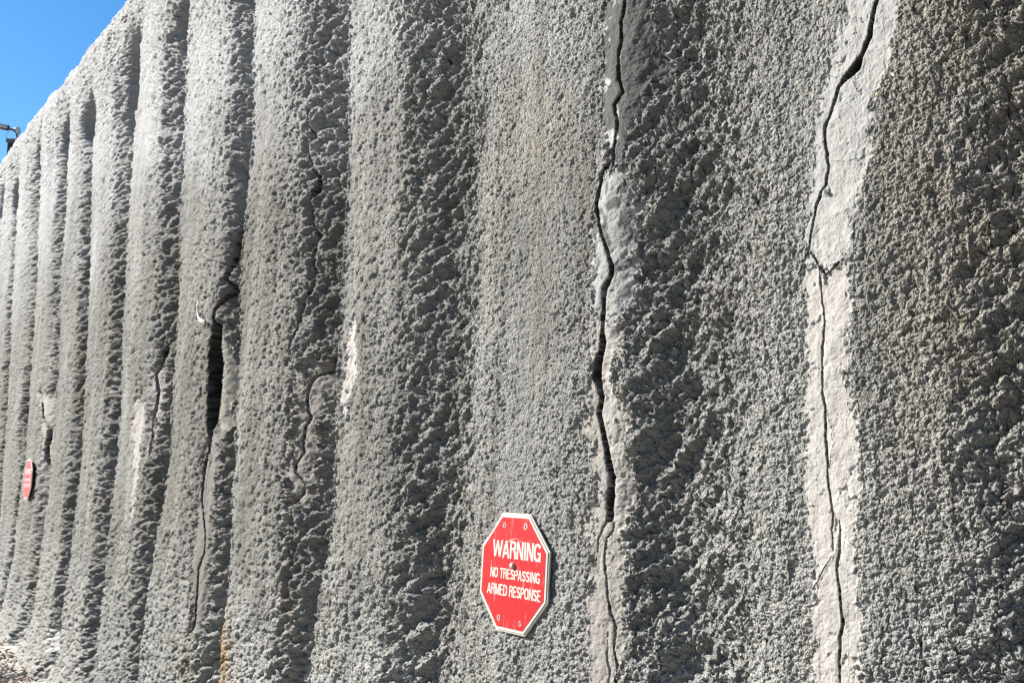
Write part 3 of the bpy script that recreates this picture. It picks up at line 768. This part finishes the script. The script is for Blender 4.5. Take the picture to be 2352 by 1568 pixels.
def make_sign(H, loc, rot, red, white, edge, label):
    s = empty('warning_sign'); tag(s, label, 'sign')
    s.matrix_world = Matrix.Translation(loc) @ rot.to_4x4()
    v, f = prism(octagon(H), -0.0050, -0.0005, 0.0009); mesh_obj('backing_plate', v, f, edge, s)
    v, f = prism(octagon(H, 0.968), -0.0072, -0.0051, 0.0006); mesh_obj('white_border', v, f, white, s)
    v, f = prism(octagon(H, 0.922), -0.0078, -0.0073, 0.0); mesh_obj('red_face', v, f, red, s)
    k = H / 0.30; yf = -0.0081
    lettering('WARNING', 0.0125 * k, 0.0345 * k, 0.0450 * k, 0.214 * k, yf, white, s)
    lettering('NO TRESPASSING', 0.0100 * k, -0.0175 * k, 0.0260 * k, 0.219 * k, yf, white, s)
    lettering('ARMED RESPONSE', 0.0075 * k, -0.0605 * k, 0.0280 * k, 0.237 * k, yf, white, s)
    rr = random.Random(3)
    for hx, hz, big_ in ((-0.047, 0.118, 1), (0.047, 0.118, 1.2), (-0.050, -0.117, 1.1), (0.045, -0.121, 0.9)):
        v, f = disc(hx * k, hz * k, 0.0068 * big_ * k, 0.0072 * big_ * k, yf, 18, 0.22, rr); o = mesh_obj('worn_ring', v, f, bpy.data.materials.get('worn_paint') or noise_mat('worn_paint', (0.16, 0.06, 0.05), (0.36, 0.20, 0.17), 260, 0.7), s)
        v, f = disc(hx * k, hz * k, 0.0028 * k, 0.0052 * k, yf - 0.0003, 12, 0.15, rr); mesh_obj('screw_hole', v, f, M_hole, s)
    # bolt in the middle
    v, f = tube([(0.002 * k, yf, 0.0175 * k), (0.002 * k, yf - 0.0025, 0.0175 * k), (0.002 * k, yf - 0.0065, 0.0175 * k), (0.002 * k, yf - 0.0075, 0.0175 * k)], [0.0085 * k, 0.0085 * k, 0.006 * k, 0.003 * k], 9)
    mesh_obj('bolt', v, f, M_bolt, s)
    return s
R1 = Matrix(((0.99997711, -0.00152805, -0.00659117), (0.00200814, 0.9972963, 0.0734578), (0.0064611, -0.07346935, 0.99727655)))
R2 = Matrix(((0.99961143, -0.01897765, -0.0204166), (0.01964507, 0.9992622, 0.03300183), (0.01977524, -0.03339009, 0.99924674)))
K1 = 0.905
p1 = Vector(CAM) + (Vector((-2.13228074, 0.116017517, 1.21794716)) - Vector(CAM)) * K1
make_sign(0.30 * K1, p1, R1, M_red, M_white, M_edge, 'large bright red octagonal warning sign with crisp white lettering low on the wall')
K2 = 0.985
p2 = Vector(CAM) + (Vector((-8.40400581, -0.02052381, 1.36918031)) - Vector(CAM)) * K2
make_sign(0.30 * K2, p2, R2, M_red2, M_white2, M_white2, 'small faded red octagonal sign seen edge-on on the far ribs at left')

# ------------------------------------------------------------------ ground
M_gr = noise_mat('dry_dirt', (0.15, 0.13, 0.11), (0.32, 0.295, 0.265), 9, 0.95, 8, 0.6)
gx = np.unique(np.concatenate([np.linspace(-9.5, -4, 220), np.linspace(-30, 6, 90), -30 - np.cumsum(np.linspace(1, 40, 20)), 6 + np.cumsum(np.linspace(1, 40, 20))]))
gy = np.unique(np.concatenate([np.linspace(-1.6, 0.2, 90), np.linspace(-8, 6, 50), -8 - np.cumsum(np.linspace(1, 40, 20)), 6 + np.cumsum(np.linspace(1, 40, 20))]))
GX, GY = np.meshgrid(gx, gy)
GZ = 0.10 + 0.05 * fbm(GX * 1.1, GY * 1.1, 201, 3) + 0.016 * fbm(GX * 9, GY * 9, 202, 3) + 0.10 * np.exp(-((GY + 0.15) / 0.35) ** 2)
gi = np.arange(GX.size).reshape(GX.shape)
gq = np.stack([gi[:-1, :-1], gi[:-1, 1:], gi[1:, 1:], gi[1:, :-1]], -1).reshape(-1, 4)
g = mesh_obj('ground', np.stack([GX, GY, GZ], -1).reshape(-1, 3), gq.tolist(), M_gr, None, True)
tag(g, 'dry dirt ground at the foot of the wall', 'ground', kind='structure')
def gz(x, y):
    X_, Y_ = np.array([x]), np.array([y])
    return float((0.10 + 0.05 * fbm(X_ * 1.1, Y_ * 1.1, 201, 3) + 0.016 * fbm(X_ * 9, Y_ * 9, 202, 3) + 0.10 * np.exp(-((Y_ + 0.15) / 0.35) ** 2))[0])
M_leaf = noise_mat('dry_leaf', (0.06, 0.03, 0.015), (0.24, 0.15, 0.08), 14, 0.8)
M_straw = noise_mat('dry_straw', (0.24, 0.22, 0.18), (0.36, 0.345, 0.32), 25, 0.7)
rg = random.Random(8)
lv, lf = [], []
for k in range(2600):
    x = rg.uniform(-8.8, -4.6); y = rg.uniform(-0.95, -0.20)
    z = gz(x, y) + rg.uniform(0.003, 0.02); a = rg.uniform(0, 6.28); L = rg.uniform(0.012, 0.035); Wd = L * rg.uniform(0.25, 0.5)
    d = Vector((math.cos(a), math.sin(a), rg.uniform(-0.4, 0.5))) * L; e = Vector((-math.sin(a), math.cos(a), rg.uniform(-0.3, 0.3))) * Wd
    c = Vector((x, y, z)); n0 = len(lv)
    lv += [c - d, c - e * 0.8 + Vector((0, 0, 0.004)), c + d, c + e * 0.8 + Vector((0, 0, 0.006))]; lf.append([n0, n0 + 1, n0 + 2, n0 + 3])
tag(mesh_obj('leaf_litter', lv, lf, M_leaf), 'brown dry leaves scattered on the ground along the wall foot', 'leaves', kind='stuff')
lv, lf = [], []
for c0 in ((-7.0, -0.42), (-7.3, -0.50), (-6.75, -0.48), (-7.7, -0.45), (-6.3, -0.42)):
    for k in range(320):
        x = c0[0] + rg.gauss(0, 0.12); y = c0[1] + rg.gauss(0, 0.07); z = gz(x, y)
        a = rg.uniform(0, 6.28); L = rg.uniform(0.03, 0.10)
        t = Vector((math.cos(a) * 0.8, math.sin(a) * 0.8, rg.uniform(0.1, 0.8))) * L; sd_ = Vector((-math.sin(a), math.cos(a), 0)) * 0.0016
        c = Vector((x, y, z)); n0 = len(lv)
        lv += [c - sd_, c + sd_, c + t * 0.6 + sd_ * 0.8 + Vector((0, 0, 0.01)), c + t - Vector((0, 0, 0.006))]; lf.append([n0, n0 + 1, n0 + 2, n0 + 3])
tag(mesh_obj('dry_grass', lv, lf, M_straw), 'matted pale dry grass on the ground at the wall foot', 'grass', kind='stuff')

# ------------------------------------------------------------------ small things caught on the wall
def world_ray(px, py, dist_y):
    """point in picture direction (px,py) at given y"""
    d = FW + RT * (px - 1176) / FPX + UP * (784 - py) / FPX
    return CAM + d * ((dist_y - CAM[1]) / d[1])
def wall_pt(px, py, lift=0.008):
    j = np.argmin((PX - px) ** 2 + (PY - py) ** 2)
    p = PF.reshape(-1, 3)[j]
    # nearest grid point that really shows there
    return Vector(p) + (Vector(CAM) - Vector(p)).normalized() * lift
M_pla = noise_mat('pale_plastic', (0.42, 0.32, 0.30), (0.52, 0.46, 0.43), 60, 0.45)
M_redtip = noise_mat('red_tip', (0.35, 0.03, 0.03), (0.55, 0.08, 0.06), 80, 0.5)
hook = empty('plastic_hook'); tag(hook, 'pale pinkish J-shaped plastic hook stuck on the rib left of the gaping crack', 'hook')
hp = [(453.5, 691), (453.5, 704), (454, 714), (455, 722), (457.5, 729), (461, 733.5), (465, 735.5), (470, 736)]
pb = wall_pt(460, 715)
yb = pb.y - 0.012
pts = [Vector(world_ray(a, b, yb)) for a, b in hp]
v, f = tube(pts, [0.0016, 0.0036, 0.0042, 0.0042, 0.0044, 0.0040, 0.0036, 0.003], 8); mesh_obj('shaft', v, f, M_pla, hook, True)
pts = [Vector(world_ray(a, b, yb - 0.004)) for a, b in ((454.5, 722), (456, 731), (458.5, 736.5), (462, 739), (468, 741.5))]
v, f = tube(pts, [0.003, 0.0030, 0.003, 0.003, 0.003], 8); mesh_obj('lower_fork', v, f, M_pla, hook, True)
pts = [Vector(world_ray(a, b, yb - 0.002)) for a, b in ((470, 735), (469, 743))]
v, f = tube(pts, [0.0045, 0.0045], 8); mesh_obj('cross_piece', v, f, M_pla, hook, True)
pts = [Vector(world_ray(a, b, yb + 0.003)) for a, b in ((472.5, 736), (471.5, 745))]
v, f = tube(pts, [0.004, 0.003], 8); mesh_obj('end_cap', v, f, M_redtip, hook, True)

M_chip = noise_mat('wood_chip', (0.28, 0.22, 0.14), (0.40, 0.35, 0.27), 120, 0.7)
def sliver(name, pa, pb_, wid, mat, label, cat, bend=0.0, group=None):
    a = wall_pt(*pa, 0.006); b = wall_pt(*pb_, 0.006)
    m_ = (a + b) / 2 + (Vector(CAM) - a).normalized() * 0.004 + Vector((bend, 0, bend * 0.4))
    v, f = tube([a, (a + m_) / 2, m_, (b + m_) / 2, b], [wid * 0.4, wid, wid, wid * 0.9, wid * 0.3], 6)
    tag(mesh_obj(name, v, f, mat, None), label, cat, group)
sliver('wood_chip', (2055, 172), (2064, 180), 0.0022, M_chip, 'uppermost pale wood chip caught right of the mortar patch', 'wood chip')
sliver('wood_chip', (2012, 204), (2020, 186), 0.0016, M_chip, 'upright thin yellowish chip on the edge of the pale mortar patch', 'wood chip')
sliver('wood_chip', (2017, 222), (2027, 213), 0.0020, M_chip, 'short pale wood chip just below the upright one beside the mortar patch', 'wood chip')
sliver('wood_chip', (1874, 225), (1882, 220), 0.0018, M_chip, 'small cream chip on the left edge of the pale mortar patch', 'wood chip')
sliver('straw', (759, 977), (765, 1005), 0.0013, M_straw, 'thin white bent straw on the dark flank near the bottom of the brown patch', 'straw', 0.006)
sliver('straw', (1946, 1232), (1972, 1262), 0.0007, M_straw, 'long fine straw slanting across the mortar patch right of the crack', 'straw', 0.004)
sliver('straw', (1915, 1296), (1926, 1268), 0.0007, M_straw, 'fine straw leaning on the lower crack in the mortar patch', 'straw', 0.003)
sliver('straw', (1722, 240), (1727, 265), 0.0006, M_straw, 'hair-thin pale straw high on the dark flank', 'straw', 0.004)
sliver('straw', (856, 1010), (862, 1050), 0.0009, M_chip, 'thin yellowish straw on the rib right of the scraped strip', 'straw', -0.004)
a = wall_pt(2365 - 4, 640, 0.006)
M_oleaf = noise_mat('orange_leaf', (0.22, 0.07, 0.025), (0.30, 0.12, 0.04), 100, 0.7)
v = [a + Vector(q) * 0.008 for q in ((-0.5, 0, -0.9), (0.4, -0.3, -0.5), (0.55, -0.2, 0.3), (0.1, 0, 1.0), (-0.5, -0.3, 0.3), (0.05, -0.45, 0))]
tag(mesh_obj('dry_leaf', v, [[0, 1, 5], [1, 2, 5], [2, 3, 5], [3, 4, 5], [4, 0, 5]], M_oleaf), 'tiny curled orange leaf at the right edge of the wall', 'leaf')
# loose pebble in the crack
pc = wall_pt(1903, 444, 0.006)
rp = random.Random(5); v = []; 
for lat in (-0.9, -0.4, 0.4, 0.9):
    for k in range(8):
        t = k * math.pi / 4; rr = math.sqrt(1 - lat * lat) * rp.uniform(0.85, 1.1)
        v.append(pc + Vector((rr * math.cos(t), rr * math.sin(t), lat)) * 0.0042)
f = [[r_ * 8 + k, r_ * 8 + (k + 1) % 8, r_ * 8 + 8 + (k + 1) % 8, r_ * 8 + 8 + k] for r_ in range(3) for k in range(8)] + [list(reversed(range(8))), list(range(24, 32))]
tag(mesh_obj('pebble', v, f, noise_mat('pebble_grey', (0.22, 0.22, 0.21), (0.28, 0.28, 0.27), 200, 0.8)), 'tiny grey pebble lodged in the crack of the pale mortar patch', 'pebble')

# ------------------------------------------------------------------ post and camera behind the far end of the wall
def ray_D(px, py, D):
    d = FW + RT * (px - 1176) / FPX + UP * (784 - py) / FPX
    return Vector(CAM + d * D)
DP = 13.5
M_tim = noise_mat('dark_timber', (0.012, 0.009, 0.010), (0.03, 0.024, 0.022), 12, 0.7)
M_tan = noise_mat('tan_board', (0.16, 0.125, 0.10), (0.28, 0.23, 0.18), 9, 0.75)
M_cap = noise_mat('cap_metal', (0.06, 0.055, 0.053), (0.10, 0.095, 0.09), 20, 0.55)
M_cream = noise_mat('cream_post', (0.36, 0.30, 0.24), (0.43, 0.37, 0.31), 8, 0.6)
M_camw = noise_mat('camera_white', (0.30, 0.285, 0.30), (0.40, 0.385, 0.40), 12, 0.45)
M_camd = noise_mat('camera_dark_grey', (0.025, 0.025, 0.035), (0.055, 0.055, 0.07), 12, 0.5)  # dark grey for body, arm, mount and cable
ux = Vector(RT); uz = Vector((0, 0, 1)); uy = Vector((-RT[1], RT[0], 0))      # uy points away from the viewer
sc = DP / FPX
def lbox(name, o, x0, x1, yd0, yd1, z0_, z1, mat, parent):
    v, f = box(x0, x1, yd0, yd1, z0_, z1)
    vv = [o + ux * a * sc + uy * b * sc + uz * c * sc for a, b, c in v]
    return mesh_obj(name, vv, f, mat, parent)
def lpoly(name, o, poly, yd0, yd1, mat, parent):
    v, f = prism(poly, yd0, yd1)
    return mesh_obj(name, [o + ux * a * sc + uy * b * sc + uz * c * sc for a, b, c in v], f, mat, parent)
# origin: picture point (17,323): front left top corner of the cap
O = ray_D(22, 323, DP)
post = empty('timber_post', ); tag(post, 'dark timber post with a flat cap standing behind the top of the far wall end', 'post')
lbox('post_cap', O, -1, 46, -14, 30, -8, 0, M_cap, post)
lbox('post_board', O, 7, 44, 0, 26, -60, -8.5, M_tan, post)
lpoly('corner_post', O, [(0, -8.6), (7, -8.6), (8, -22), (5, -37), (-0.5, -38)], -8, 6, M_tim, post)
lpoly('brace', O, [(7.5, -8.6), (30, -8.6), (30, -12), (16, -13), (10, -24), (7.5, -24)], -7, 2, M_tim, post)
lpoly('brace', O, [(-0.2, -20), (8, -24), (10, -38), (-0.2, -38)], -7.5, 1, M_tim, post)
zb = O.z / sc
lbox('lower_post', O, -4, 5, -6, 6, -zb, -38.5, M_cream, post)
sec = empty('security_camera'); tag(sec, 'white bullet security camera pointing left on top of the dark timber post', 'camera')
OC = ray_D(44, 298, DP - 0.02)
def P(px, py, dy=0): return OC + ux * (px - 44) * sc + uz * (298 - py) * sc + uy * dy * sc
v, f = tube([P(-14, 287.5), P(-12, 287.5), P(17, 294.5), P(20, 296.5)], [4.6 * sc, 6.4 * sc, 6.4 * sc, 4.4 * sc], 14); mesh_obj('camera_body', v, f, M_camd, sec, True)
# sunshade over the body
v = []; f = []
for k, (a, b) in enumerate(((-16, 283.5), (20, 292))):
    for i in range(9):
        t = math.radians(-20 + 220 * i / 8)
        for rr in (7.2, 8.0):
            c = P(a, b + 3.2, 0); v.append(c + uz * math.sin(t) * rr * sc + uy * math.cos(t) * rr * sc)
for i in range(8):
    for s_ in (0, 1):
        f.append([i * 2 + s_, (i + 1) * 2 + s_, 18 + (i + 1) * 2 + s_, 18 + i * 2 + s_])
    f.append([i * 2, i * 2 + 1, (i + 1) * 2 + 1, (i + 1) * 2]); f.append([18 + i * 2, 18 + i * 2 + 1, 18 + (i + 1) * 2 + 1, 18 + (i + 1) * 2])
mesh_obj('sunshade', v, f, M_camw, sec)
v, f = tube([P(19, 296.5), P(22, 297), P(28, 298), P(31, 298.5)], [3.2 * sc, 2.4 * sc, 2.4 * sc, 3.4 * sc], 10); mesh_obj('arm', v, f, M_camd, sec, True)
v, f = tube([P(30, 298), P(33, 298.5), P(37, 299.5), P(40, 300)], [3.4 * sc, 4.5 * sc, 7 * sc, 8.2 * sc], 14); mesh_obj('mount_cone', v, f, M_camd, sec, True)
v, f = tube([P(40, 300), P(43.5, 300)], [8.8 * sc, 8.8 * sc], 16); mesh_obj('mount_flange', v, f, M_camw, sec)
v, f = tube([P(39, 305), P(41, 323)], [2.2 * sc, 2.6 * sc], 8); mesh_obj('mount_foot', v, f, M_camd, sec)
cab = [P(17 + 8 * (1 - math.cos(t)) * 0 + 7 - 7 * math.sin(t) * 1.0 - 2, 302 + 20 * t / math.pi) for t in [math.pi * q / 10 for q in range(11)]]
v, f = tube(cab, [0.5 * sc] * 11, 6); mesh_obj('cable', v, f, M_camd, sec, True)
print('wall verts', len(PF), 'quads', len(quads))
